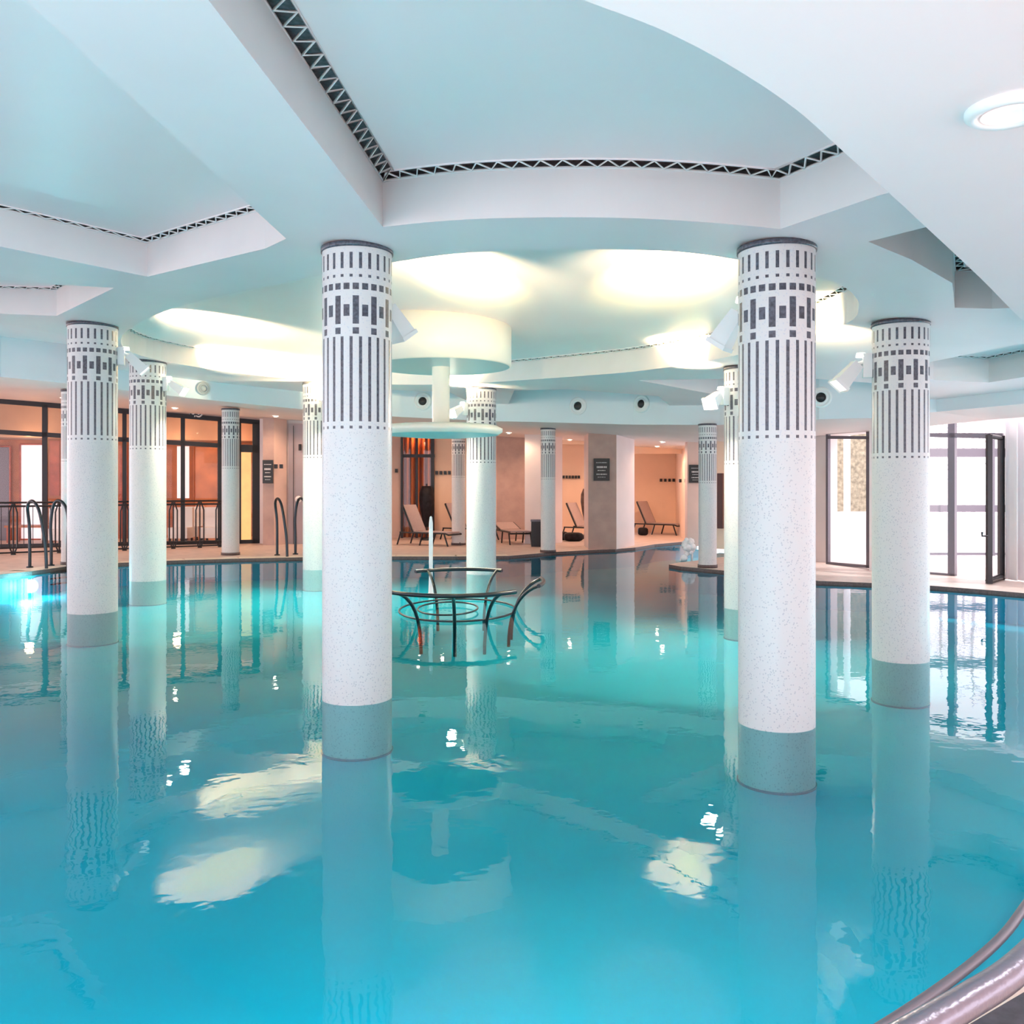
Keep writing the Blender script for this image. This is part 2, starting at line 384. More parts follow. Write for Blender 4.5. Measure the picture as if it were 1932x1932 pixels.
wt = MB(); wt.poly(pool, [], lambda x, y: 0.0)
tag(wt.build('pool_water', M['water']), 'still turquoise pool water mirroring the columns and ceiling', 'water', kind='structure')
nd = MB(); near = [(-.4, 2.0), (.8, 2.6), (1.5, 3.12), (2.08, 3.50), (2.95, 4.12), (4.45, 5.1), (4.9, 4.6), (3.4, 3.3), (2.5, 2.5), (1.4, 1.9), (-.2, 1.2)]
nd.poly(near, [], lambda x, y: DZ + .012); struct(nd, 'floor', M['deck_dark'])
# pale rim line along the far deck edge
rim = [Vector((p.x, p.y, DZ + .004)) for p in [G(*q) for q in edge_px[:10]]]
rm = MB()
for a, b in zip(rim, rim[1:]):
    d = (b - a).normalized(); nn = Vector((-d.y, d.x, 0)) * .55
    rm.add([a, b, b + nn, a + nn], [(0,1,2,3)])
M['rim'] = mat('cream rim tiles', (.90, .80, .68), .4, noise=(6, .08)); struct(rm, 'trim_2', M['rim'])

# ------------------------------------------------------------------ mosaic columns
def shaft_mb(r, z0, z1): return MB().lathe([(r, z0), (r, z1)], 64)
def capital_mb(r, h, seg=144):
    """mosaic band hanging down from the column top (z = 0); h scales its length"""
    rows = [(0,.012,'r'),(.012,.05,'r'),(.05,.105,'w'),(.105,.25,'a'),(.25,.303,'w'),(.303,.328,'a'),(.328,.382,'w'),(.382,.44,'b'),(.44,.495,'w'),(.495,.575,'l'),(.575,.68,'s'),(.68,.75,'l'),
            (.75,.782,'w'),(.782,.84,'l'),(.84,.862,'w'),(.862,1.625,'a'),(1.625,1.665,'w'),(1.665,1.69,'a'),(1.69,1.72,'w')]
    k = h / 4.18; mb = MB(); vs = []; fs = []; mi = []
    zs = [-rw[0] * k for rw in rows] + [-rows[-1][1] * k]
    for z in zs:
        for j in range(seg):
            a = 2 * math.pi * j / seg; vs.append((r * math.cos(a), r * math.sin(a), z))
    for i, rw in enumerate(rows):
        for j in range(seg):
            p = j % 12; q = j % 6
            dark = {'r': True, 'w': False, 'a': q in (0, 5), 'b': q in (1, 2, 3, 4) and True, 'l': p in (1, 2, 3, 4), 's': p in (1, 2, 3, 4, 7, 8, 9, 10)}[rw[2]]
            if rw[2] == 'r': r_ = 1
            fs.append((i*seg+j, (i+1)*seg+j, (i+1)*seg+(j+1)%seg, i*seg+(j+1)%seg)); mi.append(1 if dark else 0)
    for f, m_ in zip(fs, mi): mb.f.append(f); mb.m.append(m_); mb.sm.append(True)
    mb.v = vs
    return mb
def column(px, py, w_px, label, group, zbase=0, zfoot=ZB, cap_dz=0, thin=False):
    Yf = F * (2 - zbase) / (py - HY); th = math.atan((px - CX) / F)
    rr = w_px / 2 * Yf / F * math.cos(th)
    Yc = Yf + rr; X = (px - CX) * Yc / F; top = sz(X, cap_dz)
    t = thing('mosaic_column', label, 'column', (X, Yc, zfoot), group=group)
    k = top / 4.18; H = top - zfoot
    ch = 1.72 * k
    s = shaft_mb(rr, 0, H - ch).build('shaft', M['column'], t)
    c = capital_mb(rr, top).build('capital', [M['capital'], M['tile']], t); c.location = (0, 0, H)
    rg = MB().lathe([(rr, -.05*k), (rr + .012, -.05*k), (rr + .012, -.003), (rr, -.003)], 72).build('top_collar', M['tile'], t); rg.location = (0, 0, H)
    if not thin:
        MB().lathe([(rr + .001, .0), (rr + .010, 0), (rr + .010, .018), (rr + .001, .018)], 64).build('foot_ring', M['bluegrout'], t)
    else:
        MB().lathe([(rr + .001, 0), (rr + .02, 0), (rr + .02, .07), (rr + .001, .07)], 32).build('foot_ring', M['edge'], t)
    return X, Yc, top, rr
ring = 'mosaic columns standing in the pool around the oculus'
C = {}
C['A'] = column(674, 1332, 137, 'thick white mosaic column standing in front of the fountain, left of centre', ring)
C['B'] = column(1465, 1383, 153, 'widest white mosaic column, the nearest one, right of centre', ring)
C['C'] = column(175, 1160, 99, 'white mosaic column before the glazed wall, second from the frame edge, grey in tone', ring)
C['D'] = column(1699, 1253, 113, 'white mosaic column in front of the daylit terrace windows', ring)
C['E'] = column(279, 1098, 72, 'cream lit mosaic column between the grey one and the glazing with a spotlight on its edge', ring)
C['Fc'] = column(598, 1076, 54, 'slim cream mosaic column half hidden behind the thick column, beside the pool ladder', ring)
C['G'] = column(908, 1085, 57, 'cream mosaic column behind the hanging disc of the fountain', ring)
C['K'] = column(1404, 1152, 78, 'yellow lit mosaic column mostly hidden behind the nearest column', ring)
prm = 'slim mosaic columns along the far deck edge'
column(435, 1048, 34, 'slim grey mosaic column on the deck edge before the amber door', prm, DZ, DZ, -.50, True)
column(865, 1029, 26, 'slim mosaic column beside the loungers, seen behind the hanging disc', prm, DZ, DZ, -.50, True)
column(1034, 1043, 28, 'slim mosaic column on the deck edge beside the black bin', prm, DZ, DZ, -.46, True)
column(1335, 1072, 35, 'slim mosaic column on the tip of the deck with the dark edge', prm, DZ, DZ, -.44, True)
column(132, 1066, 34, 'slim mosaic column peeping out behind the grey column', prm, DZ, DZ, -.48, True)

# ------------------------------------------------------------------ spotlights on the columns
def flood(colk, dpx, aim, label, hot, power, down=.1, zdrop=.48, glow=False):
    X, Y, top, rr = C[colk]
    ang = R(dpx); ux, uy = math.cos(ang), math.sin(ang)
    base = Vector((X + ux * rr, Y + uy * rr, top - zdrop))
    t = thing('spotlight', label, 'spotlight', base, group='white spotlights fixed near the column tops')
    MB().box((-.05, -.05, -.14), (.05, .05, .14), rot=Matrix.Rotation(ang, 3, 'Z'), c=(ux * .05, uy * .05, 0)).build('mount', M['white'], t)
    j = Vector((ux * .16, uy * .16, .02))
    MB().tube([(ux * .06, uy * .06, .05), j], .025, 8).build('arm', M['white'], t)
    d = Vector(aim).normalized(); q = d.to_track_quat('Z', 'Y').to_matrix()
    h = MB(); a, b, L_ = .06, .108, .34
    vs_ = [Vector(p) for p in ((-a,-a,0),(a,-a,0),(a,a,0),(-a,a,0),(-b,-b*.8,L_),(b,-b*.8,L_),(b,b*.8,L_),(-b,b*.8,L_))]
    h.add([q @ v + j for v in vs_], [(3,2,1,0),(0,1,5,4),(1,2,6,5),(2,3,7,6),(3,0,4,7)])
    h.add([q @ Vector(p) + j for p in ((-b-.01,-b*.8-.01,L_-.03),(b+.01,-b*.8-.01,L_-.03),(b+.01,b*.8+.01,L_-.03),(-b-.01,b*.8+.01,L_-.03),(-b-.01,-b*.8-.01,L_+.01),(b+.01,-b*.8-.01,L_+.01),(b+.01,b*.8+.01,L_+.01),(-b-.01,b*.8+.01,L_+.01))],
          [(0,1,5,4),(1,2,6,5),(2,3,7,6),(3,0,4,7)])
    h.build('housing', M['white'], t)
    ln = MB(); ln.add([q @ Vector(p) + j for p in ((-b,-b*.8,L_-.01),(b,-b*.8,L_-.01),(b,b*.8,L_-.01),(-b,b*.8,L_-.01))], [(0,1,2,3)]); ln.build('lens', M['lens'] if glow else M['lens_soft'], t)
    up = MB(); up.lathe([(0, .05), (.05, .05), (.06, .0)], 12, (ux * .12, uy * .12, .10)); up.build('added_uplight_lens', M['lens'] if glow else M['lens_soft'], t)  # upward lens added to a head that only aims down
    src = base + Vector((ux * .7, uy * .7, .10))
    lamp('spot_and_bounce_beam', 'SPOT', src, power * 40, (1, .88, .32), .05, target=hot, spot=42, blend=1.0)  # added upward beams stand in for floodlight bounced off the water
    lamp('spot_and_bounce_beam', 'SPOT', src, power * 5.5, (1, .82, .46), .05, target=hot, spot=84, blend=1.0)
    fr_ = base + q @ Vector((0, 0, L_ + .05)) + j
    if glow: lamp('spot_and_bounce_beam', 'SPOT', fr_, 340, (1, .84, .66), .08, target=fr_ + Vector((d.x, d.y, -1.6)), spot=150, blend=.8)
    return t
hz = lambda px, py: S(px, py, UP + .04)
flood('A', 62, (.55, .45, -1.0), 'white spotlight on the thick column left of centre, angled down', hz(860, 503), 85)
flood('B', 116, (-.55, .35, -1.0), 'white spotlight on the nearest column, angled down toward the pool', hz(1270, 500), 85)
flood('C', 15, (.75, .2, -.8), 'white spotlight on the grey column before the glazing', hz(390, 600), 330)
flood('D', 165, (-.85, -.05, -.95), 'white spotlight on the column before the terrace windows', hz(1570, 575), 50)
flood('E', -10, (.9, -.1, -.6), 'white spotlight on the cream column near the glazing', hz(440, 660), 200, glow=True)
flood('Fc', -45, (.3, -.7, -.5), 'glowing spotlight on the slim column beside the ladder', hz(570, 690), 170, glow=True)
flood('G', 205, (-.55, -.75, -.45), 'glowing spotlight on the column behind the hanging disc', hz(890, 690), 200, glow=True)
flood('K', 200, (-.6, -.7, -.5), 'glowing spotlight beside the nearest column, on the column behind it', hz(1310, 638), 420, glow=True)

# ------------------------------------------------------------------ hanging fountain canopy
cx_, cy_ = (832 - CX) * 14.6 / F, 14.6
t = thing('fountain_canopy', 'cream drum hanging from the oculus with a stem and a flat round disc', 'fountain canopy', (cx_, cy_, 0))
zt = sz(cx_, UP + .05)
dr = MB().lathe([(0, zt + .05), (1.14, zt + .05), (1.14, 3.92), (1.11, 3.9)], 72); dr.build('drum', M['cream'], t)
MB().lathe([(1.11, 3.9), (0, 3.9)], 72).build('drum_underside', M['aquapaint'], t)
MB().lathe([(.145, 3.9), (.14, 2.9)], 28).build('stem', M['cream'], t)
MB().lathe([(0, 2.97), (.9, 2.95), (1.0, 2.90), (1.0, 2.85), (.93, 2.80)], 72).build('disc', M['cream'], t)
MB().lathe([(.93, 2.80), (.5, 2.765), (0, 2.755)], 72).build('disc_underside', M['aquapaint'], t)
lace = MB(); pts = []
for i in range(120):
    a = 2 * math.pi * i / 120; r_ = 1.16 if i % 2 else 1.24; pts.append((r_ * math.cos(a), r_ * math.sin(a), zt - .02 + (.01 if i % 2 else .0) - SLOPE * 0 + SLOPE * r_ * math.cos(a)))
lace.tube(pts, .009, 4, closed=True); lace.build('lacing_cord', M['hook'], t)
for i in range(8):
    a = 2 * math.pi * i / 8; MB().lathe([(.0, .02), (.02, .02), (.02, 0)], 8, (.2 * math.cos(a), .2 * math.sin(a), 2.965)).build('bolt', M['gray'], t)
# water jet
jx, jy = (813 - CX) * 16.3 / F, 16.3
jt = MB(); jt.lathe([(.0, 1.43), (.022, 1.41), (.036, 1.3), (.038, .9), (.034, .4), (.045, .05), (.07, 0)], 14, (jx, jy, 0))
tag(jt.build('water_jet', M['foam']), 'thin upright white jet of water inside the round rails', 'water jet')

# ------------------------------------------------------------------ round rails of the bubble seat
ccx, ccy = -.86, 14.3
def ell(a, ax, ay, z): return Vector((ccx + ax * math.cos(a), ccy + ay * math.sin(a), z))
def rail_seg(a0, a1, posts, label):
    t = thing('grab_rail', label, 'grab rail', (0, 0, 0), group='curved steel rails around the bubble seat')
    n_ = 18
    MB().tube([ell(R(a0 + (a1 - a0) * i / n_), 1.36, 1.95, .47) for i in range(n_ + 1)], .032, 10).build('top_rail', M['iron'], t)
    for p in posts:
        pts = []
        for i in range(11):
            u = i / 10; k = (1 - u) ** 2
            pts.append(ell(R(p), .86 + .5 * k, 1.22 + .73 * k, .47 - .97 * u * (.35 + .65 * u) if True else 0))
        MB().tube(pts, .026, 8).build('post', M['iron'], t)
rail_seg(-128, -48, (-124, -88, -58), 'curved grab rail nearest the camera, around the bubble seat')
rail_seg(-22, 12, (-20, 10), 'short curved grab rail at the end of the bubble seat by the slim column')
rail_seg(60, 128, (64, 118), 'curved grab rail at the back of the bubble seat')
rr_ = MB(); rr_.tube([ell(2 * math.pi * i / 64, .92, 1.28, .02) for i in range(64)], .016, 6, closed=True)
tag(rr_.build('seat_ring', M['iron']), 'thin steel ring lying at the water line inside the grab rails', 'ring')
rr_ = MB(); rr_.tube([(ccx - .15 + .47 * math.cos(2*math.pi*i/48), ccy - .1 + .75 * math.sin(2*math.pi*i/48), .05) for i in range(48)], .015, 6, closed=True)
tag(rr_.build('seat_ring', M['iron']), 'smallest steel ring around the foot of the water jet', 'ring')

# ------------------------------------------------------------------ ladders
def ladder(px, py, sc_, rz, label):
    g = G(px, py, DZ)
    t = thing('pool_ladder', label, 'ladder', (g.x, g.y, DZ), rz)
    for s in (-1, 1):
        x = s * .27
        pts = crom([(x, -.34, -.45), (x, -.32, .1), (x * 1.05, -.30, .55), (x * 1.25, -.24, 1.1), (x * 1.3, -.12, 1.42), (x * 1.25, .1, 1.55), (x * 1.2, .28, 1.42), (x, .3, 1.0), (x, .28, .5), (x, .28, .0)], 4)
        MB().tube(pts, .036, 9).build('rail', M['iron'], t)
        MB().lathe([(.0, .03), (.07, .03), (.08, 0)], 12, (x, .28, 0)).build('foot_flange', M['iron'], t)
    for k in range(3):
        MB().box((-.27, -.42, -.12 - .13 * k), (.27, -.28, -.09 - .13 * k)).build('tread', M['iron'], t)
ladder(91, 1070, 1, R(62), 'dark steel pool ladder in front of the railing on the glazed wall')
ladder(549, 1048, 1, R(40), 'dark steel pool ladder beside the slim cream column')

# ------------------------------------------------------------------ railing on the deck before the glazing
rl = thing('deck_railing', 'black metal railing with grouped posts in front of the amber glazing', 'railing')
ra, rb = G(-60, 1050), G(418, 1032)
def rp(px): 
    # plan point on the railing line seen at this column
    k = (px - CX) / F; d = rb - ra; s_ = (k * ra.y - ra.x) / (d.x - k * d.y); return ra + d * s_
tp = MB(); 
for hh in (1.43, 1.33): tp.tube([rp(-60) + Vector((0,0,hh)), rp(418) + Vector((0,0,hh))], .03, 6)
tp.build('top_rail', M['black'], rl)
tp = MB()
for hh in (.19, .06): tp.tube([rp(-60) + Vector((0,0,hh)), rp(418) + Vector((0,0,hh))], .026, 6)
tp.build('bottom_rail', M['black'], rl)
for c in (25, 112, 178, 235, 327, 377, 415):
    p = MB()
    for o in (-7.5, 0, 7.5):
        b = rp(c + o); sp = .6 if o else 1
        p.tube([b + Vector((0,0,.0)) if not o else rp(c + o*.3) + Vector((0,0,.05)), b + Vector((0,0,.22)), b + Vector((0,0,1.15)), (rp(c + o * .3) + Vector((0,0,1.40)))], .022, 6)
    b = rp(c); p.lathe([(0, .05), (.06, .04), (.07, 0)], 10, (b.x, b.y, b.z))
    p.build('post', M['black'], rl)
for c in list(range(-40, 20, 14)) + [45, 62, 80, 95]:
    b = rp(c); MB().tube([b + Vector((0,0,.19)), b + Vector((0,0,1.33))], .010, 5).build('baluster', M['black'], rl)

# ------------------------------------------------------------------ left glazed wall and the amber room behind
ga, gb = Vector((-19.5, 26.0, 0)), Vector((at(490, 0, 29.6).x, 29.6, 0))
def gp(px):
    k = (px - CX) / F; d = gb - ga; s_ = (k * ga.y - ga.x) / (d.x - k * d.y); return ga + d * s_
def gz(px, py): q = gp(px); return 2 + (HY - py) * q.y / F
gl = thing('window_1', 'black framed glazed partition in front of the amber room', 'window'); tag(gl, kind='structure')
fr = MB()
topl = lambda px: 757 + (px - 0) * 40 / 490
trl = lambda px: 815 + (px - 0) * 26 / 420
def bar(mb, pa, pb, r_, th=.12):   # rectangular bar between two 3D points lying in the glazing plane
    a, b = Vector(pa), Vector(pb); d = (b - a).normalized(); nn = (gb - ga).normalized().cross(Vector((0,0,1))).normalized(); u = d.cross(nn).normalized() * r_; nn = nn * th / 2
    vs_ = [a-u-nn, a+u-nn, a+u+nn, a-u+nn, b-u-nn, b+u-nn, b+u+nn, b-u+nn]
    mb.add(vs_, [(0,3,2,1),(4,5,6,7),(0,1,5,4),(1,2,6,5),(2,3,7,6),(3,0,4,7)])
def g3(px, py): q = gp(px); return Vector((q.x, q.y, gz(px, py)))
def gb3(px, z): q = gp(px); return Vector((q.x, q.y, z))
bar(fr, g3(-140, topl(-140)), g3(490, topl(490)), .075)
bar(fr, g3(-140, trl(-140)), g3(452, trl(452)), .07)
bar(fr, g3(452, 846), g3(490, 847), .12)
bar(fr, gb3(-140, DZ + .06), gb3(490, DZ + .06), .06)
for px, r_ in ((-60, .07), (85, .075), (235, .06), (345, .065), (415, .07), (452, .05), (484, .13)): bar(fr, gb3(px, DZ), g3(px, topl(px)), r_)
fr.build('window_frame', M['black'], gl)
pn = MB()
ps = [-140, -60, 85, 235, 345, 415, 452, 484]
for a, b in zip(ps, ps[1:]): pn.add([gb3(a, DZ), gb3(b, DZ), g3(b, topl(b)), g3(a, topl(a))], [(0,1,2,3)])
pn.build('window_glass', M['glass'], gl)
# wall strip above the frame up to the outer ceiling
ws = MB(); ws.add([g3(-140, topl(-140)), g3(492, topl(492)), gb3(492, sz(gp(492).x, -.3)), gb3(-140, sz(gp(-140).x, -.3))], [(0,1,2,3)])
struct(ws, 'wall_left', M['wall'])
# little round emblem over the frame: dark ring on a pale disc
em = thing('wall_emblem', 'small pale round emblem with dark rings over the black window frame', 'emblem', g3(371, 780) + Vector((0, -.05, 0)))
q90 = Matrix.Rotation(R(90), 3, 'X')
for dx in (-.09, .09):
    MB().lathe([(0, 0), (.13, 0), (.13, .03), (0, .03)], 20, (dx, 0, 0), rot=q90).build('disc', M['white'], em)
    MB().lathe([(.05, .035), (.09, .035)], 20, (dx, 0, 0), rot=q90).build('ring', M['black'], em)
# room behind
d_ = (gb - ga).normalized(); nrm = Vector((-d_.y, d_.x, 0))
DEPTH = 4.2
def back(px, py=None, z=None, dep=DEPTH):
    a = ga + nrm * dep; k = (px - CX) / F; s_ = (k * a.y - a.x) / (d_.x - k * d_.y); q = a + d_ * s_
    q.z = z if py is None else 2 + (HY - py) * q.y / F; return q
def panel(name, px0, px1, py0, py1, m_, dep=DEPTH - .06, th=.05):
    a, b = back(px0, py1, dep=dep), back(px1, py1, dep=dep); za, zb = back(px0, py0, dep=dep).z, back(px1, py0, dep=dep).z
    return MB().wallbox(a, b, th, max(a.z, DZ), za, zb, z0b=max(b.z, DZ)).build(name, m_)
bw = MB(); a, b = back(-200, z=0), back(520, z=0)
bw.wallbox(a, b, .1, DZ, sz(a.x, -.1), sz(b.x, -.1)); struct(bw, 'wall_back', M['orange'])
M['ochre'] = mat('ochre plaster', (.46, .33, .26), .6, noise=(1, .1))
hd = MB(); a, b = back(-200, z=0, dep=2.6), back(520, z=0, dep=2.6); hd.wallbox(a, b, 1.6, 3.55, sz(a.x, -.2), sz(b.x, -.2)); struct(hd, 'wall_back', M['ochre'])
rw = MB(); rw.wallbox(gb + nrm * .1, gb + nrm * 4.3, .1, DZ, sz(gb.x, -.1)); struct(rw, 'wall_back', M['orange'])
def inside(name, label, cat, px0, px1, py0, py1, m_, dep=DEPTH - .06, frame=None):
    o = panel(name, px0, px1, py0, py1, m_, dep); tag(o, label, cat)
    if frame:
        f_ = MB(); a = back(px0, py1, dep=dep - .03); b = back(px1, py1, dep=dep - .03); c = back(px1, py0, dep=dep - .03); d = back(px0, py0, dep=dep - .03)
        for p, q in ((a, b), (b, c), (c, d), (d, a)): f_.tube([p, q], .035, 5)
        f_.build('frame', frame, o)
    return o
inside('room_door', 'dark grey door at the left edge of the amber room', 'door', -30, 19, 842, 1040, M['gray'], frame=M['redwood'])
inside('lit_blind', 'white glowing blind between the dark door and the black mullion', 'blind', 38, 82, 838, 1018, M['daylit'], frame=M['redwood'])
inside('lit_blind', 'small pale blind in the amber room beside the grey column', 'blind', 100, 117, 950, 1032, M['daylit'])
inside('wood_door', 'red brown door in the amber room beside the grey column', 'door', 94, 112, 832, 935, M['redwood'])
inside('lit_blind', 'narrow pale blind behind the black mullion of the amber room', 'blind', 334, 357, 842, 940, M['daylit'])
inside('wood_door', 'tall orange brown door behind the glazing near the slim grey column', 'door', 366, 411, 842, 1025, mat('orange brown door', (.70, .28, .10), .4, noise=(2, .2)), frame=M['orange'])
inside('wood_door', 'red brown door between the grey and the cream column', 'door', 226, 240, 842, 1020, M['redwood'])
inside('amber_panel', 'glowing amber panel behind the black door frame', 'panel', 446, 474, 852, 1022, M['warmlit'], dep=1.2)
# lounge pieces in the amber room
def boxchair(px, py, label, dep):
    q = back(px, py, dep=dep); t = thing('armchair', label, 'armchair', (q.x, q.y, DZ))
    MB().box((-.32, -.3, .12), (.32, .32, .48)).build('seat', M['white'], t)
    MB().box((-.32, .2, .48), (.32, .36, 1.15)).build('backrest', M['white'], t)
    for x in (-.27, .27):
        for y in (-.25, .3): MB().box((x-.03, y-.03, 0), (x+.03, y+.03, .12)).build('leg', M['black'], t)
boxchair(400, 1015, 'white armchair inside the glazing beside the slim grey column', 1.6)
boxchair(341, 1015, 'white armchair behind the railing beside the cream column', 1.7)
boxchair(362, 1012, 'white armchair in the amber room before the orange brown door', 2.6)
boxchair(105, 1018, 'white armchair in the amber room beside the grey column', 1.8)
tb = back(60, 1013, dep=2.9); t = thing('side_table', 'low orange wooden table in the amber room below the white blind', 'table', (tb.x, tb.y, DZ))
MB().box((-.7, -.4, .5), (.7, .4, .57)).build('tabletop', M['orange'], t)
for x in (-.62, .62):
    for y in (-.33, .33): MB().box((x-.03, y-.03, 0), (x+.03, y+.03, .5)).build('leg', M['redwood'], t)
wc = gp(200) + nrm * 2
for px in (30, 170, 330, 440):
    q = gp(px) + nrm * 2.0; lamp('room_light', 'POINT', (q.x, q.y, 3.3), 28, (1, .50, .24), .14)
q = at(787, 0, 32.65); lamp('room_light', 'POINT', (q.x, q.y, 3.75), 9, (1, .5, .2), .05)

# ------------------------------------------------------------------ far walls, piers and niches
def wseg(name, pxa, Ya, pxb, Yb, m_, th=.25, top=None, bottom=None, topz=None, offs=0.0):
    a = at(pxa, 0, Ya); b = at(pxb, 0, Yb)
    z1a = sz(a.x, -.30) if top is None else 2 + (HY - top) * Ya / F; z1b = sz(b.x, -.30) if top is None else 2 + (HY - top) * Yb / F
    z0 = DZ if bottom is None else 2 + (HY - bottom) * Ya / F
    m1 = MB().wallbox(a, b, th, z0, z1a, z1b)
    return struct(m1, name, m_)
wseg('wall_pier', 490, 29.5, 496, 29.4, M['wall_light'])
wseg('wall_pier', 496, 28.6, 517, 28.6, M['wall_brown'], 1.0)
wseg('wall_pier', 517, 28.6, 541, 29.2, M['wall'], .4)
wseg('wall_pier', 541, 29.3, 640, 29.3, M['wall_light'], .3, top=None)
dm = MB().wallbox(at(544, 0, 29.2), at(572, 0, 29.2), .06, DZ, 2 + (914 - 800) * 29.2 / F); dl = tag(dm.build('door_1', M['mauve']), kind='structure')
MB().wallbox(at(553, 0, 29.13), at(553.8, 0, 29.13), .03, DZ, 3.9).build('door_gap', M['black'], dl)
MB().tube([at(566, 838, 29.1), at(566, 850, 29.1)], .05, 8).build('door_symbol', M['black'], dl)
lp = at(563, 942, 29.0); t = thing('wall_button', 'small round white fitting on the mauve door beside the ladder', 'fitting', lp)
MB().lathe([(0, .05), (.09, .04), (.11, 0)], 20, rot=Matrix.Rotation(R(90), 3, 'X')).build('cover', M['white'], t)
MB().lathe([(0, .07), (.035, .06), (.035, .04)], 12, rot=Matrix.Rotation(R(90), 3, 'X')).build('knob', M['greywhite'], t)
wseg('wall_back', 640, 32.6, 757, 32.6, M['wall'], .3)
# curtained window
wz = MB(); wtop = 2 + (914 - 818) * 32.4 / F
w2 = thing('window_2', 'tall black framed window with orange pleated curtains', 'window'); tag(w2, kind='structure')
fr = MB(); gbx = gb, ga
for px, r_ in ((758, .05), (786, .07), (817, .09)): fr.wallbox(at(px - 2.2 if px < 800 else px - 4, 0, 32.4), at(px + 2.2, 0, 32.4), .12, DZ, wtop)
for py in (822, 860): fr.wallbox(at(757, 0, 32.38), at(820, 0, 32.38), .1, 2 + (914 - py - 3) * 32.4 / F, 2 + (914 - py + 3) * 32.4 / F)
fr.build('window_frame', M['black'], w2)
MB().wallbox(at(757, 0, 32.5), at(818, 0, 32.5), .01, DZ, wtop).build('window_glass', M['glass'], w2)
cu = MB(); npl = 60
pa, pb = at(755, 0, 32.9), at(820, 0, 32.9)
vv = []
for i in range(npl + 1):
    u = i / npl; x = pa.x + (pb.x - pa.x) * u; y = 32.9 + .07 * math.sin(u * math.pi * 16); vv += [(x, y, DZ), (x, y, wtop)]
cu.add(vv, [(2*i, 2*i+2, 2*i+3, 2*i+1) for i in range(npl)], 0, True)
tag(cu.build('curtain', M['curtain']), 'orange pleated curtain behind the black window frame', 'curtain')
wseg('wall_back', 757, 33.4, 820, 33.4, M['orange'], .1)
wseg('wall_back', 755, 32.3, 822, 32.3, M['wall'], .2, bottom=817)
wseg('wall_back', 820, 32.6, 937, 32.6, M['wall_peach'], .3)
wseg('wall_back', 937, 31.6, 990, 31.6, M['wall_brown'], .3)
wseg('wall_pier', 990, 29.4, 1024, 29.0, M['wall_light'], 1.2)
wseg('wall_pier', 930, 31.4, 992, 31.4, M['wall'], .2, bottom=822)
wseg('wall_back', 1024, 34.0, 1112, 34.0, M['wall_peach'], .3)
wseg('wall_back', 1024, 31.5, 1300, 31.5, M['wall_peach'], .2, bottom=838)
wseg('wall_pier', 1110, 26.8, 1163, 26.8, M['wall_brown'], .02)
wseg('wall_pier', 1163, 26.8, 1197, 28.6, M['wall_light'], .3)  # lit side of the pier, its light put in as paler wall colour
wseg('wall_pier', 1110, 26.85, 1163, 26.85, M['wall'], 1.6)
wseg('wall_back', 1195, 36.0, 1276, 36.0, M['wall_peach'], .3)
wseg('wall_right', 1275, 36.0, 1298, 30.5, M['wall_peach'], .3)
wseg('wall_back', 1196, 33.0, 1300, 33.0, M['wall_peach'], .3, bottom=856)
wseg('wall_back', 1297, 28.2, 1352, 28.2, M['wall'], .4)
wseg('wall_right', 1352, 27.0, 1420, 26.5, M['wall_peach'], .3)
dd = tag(MB().wallbox(at(1353, 0, 26.8), at(1363, 0, 26.7), .1, 2 + (914 - 997) * 26.8 / F, 2 + (914 - 893) * 26.8 / F).build('door_2', M['maroon']), kind='structure')
wseg('wall_right', 1420, 25.5, 1560, 22.2, M['wall_light'], .3)

def dots(px0, px1, n_, py, Y, label, half=.05):
    t = thing('coat_hook_row' if n_ > 2 else 'coat_hooks', label, 'wall hooks', at((px0 + px1) / 2, py, Y))
    o = t.location
    for i in range(n_):
        p = at(px0 + (px1 - px0) * i / max(1, n_ - 1), py, Y) - Vector(o)
        MB().box((-half, -.06, -half * 1.3), (half, .02, half * 1.3), c=p).build('hook', M['black'], t)
dots(521, 531, 2, 880, 28.6, 'two black wall hooks beside the sign near the ladder')
dots(748, 748, 1, 888, 32.55, 'single black wall hook beside the curtained window')
dots(824, 848, 4, 892, 32.55, 'four black hooks on the amber wall right of the curtained window')
dots(1052, 1092, 8, 900, 33.95, 'row of eight black hooks on the peach wall left of the sign pier', .042)
dots(1247, 1271, 4, 906, 35.95, 'four black hooks in the peach niche right of the pier', .045)
dots(1283, 1294, 2, 907, 31.6, 'two black hooks on the side of the peach niche', .045)

def sign(px0, px1, py0, py1, Y, label):
    a, b = at(px0, py1, Y), at(px1, py0, Y); t = thing('notice_sign', label, 'sign', ((a.x + b.x) / 2, Y, (a.z + b.z) / 2), group='black notice boards on the far piers')
    hw, hh = (b.x - a.x) / 2, (b.z - a.z) / 2
    MB().box((-hw, -.04, -hh), (hw, .02, hh)).build('board', M['sign'], t)
    tx = MB(); rnd = random.Random(int(px0))
    for row, (z, ht, wd) in enumerate(((.62, .06, .7), (.22, .16, .62), (-.08, .07, .5), (-.42, .10, .66), (-.68, .05, .5))):
        x = -wd
        while x < wd:
            w_ = rnd.uniform(.05, .16); tx.box((x * hw, -.05, (z - ht / 2) * hh), (min(wd, x + w_) * hw, -.041, (z + ht / 2) * hh)); x += w_ + .07
    tag(tx.build('lettering', M['letter'], t), 'rows of small white lettering')
sign(496, 515.5, 868, 912, 28.5, 'black notice board on the brown pier beside the amber door')
sign(1120, 1150, 865, 907, 26.77, 'black notice board on the wide brown pier')
sign(1300, 1324, 877, 911, 28.17, 'black notice board half hidden by the slim column on the deck tip')

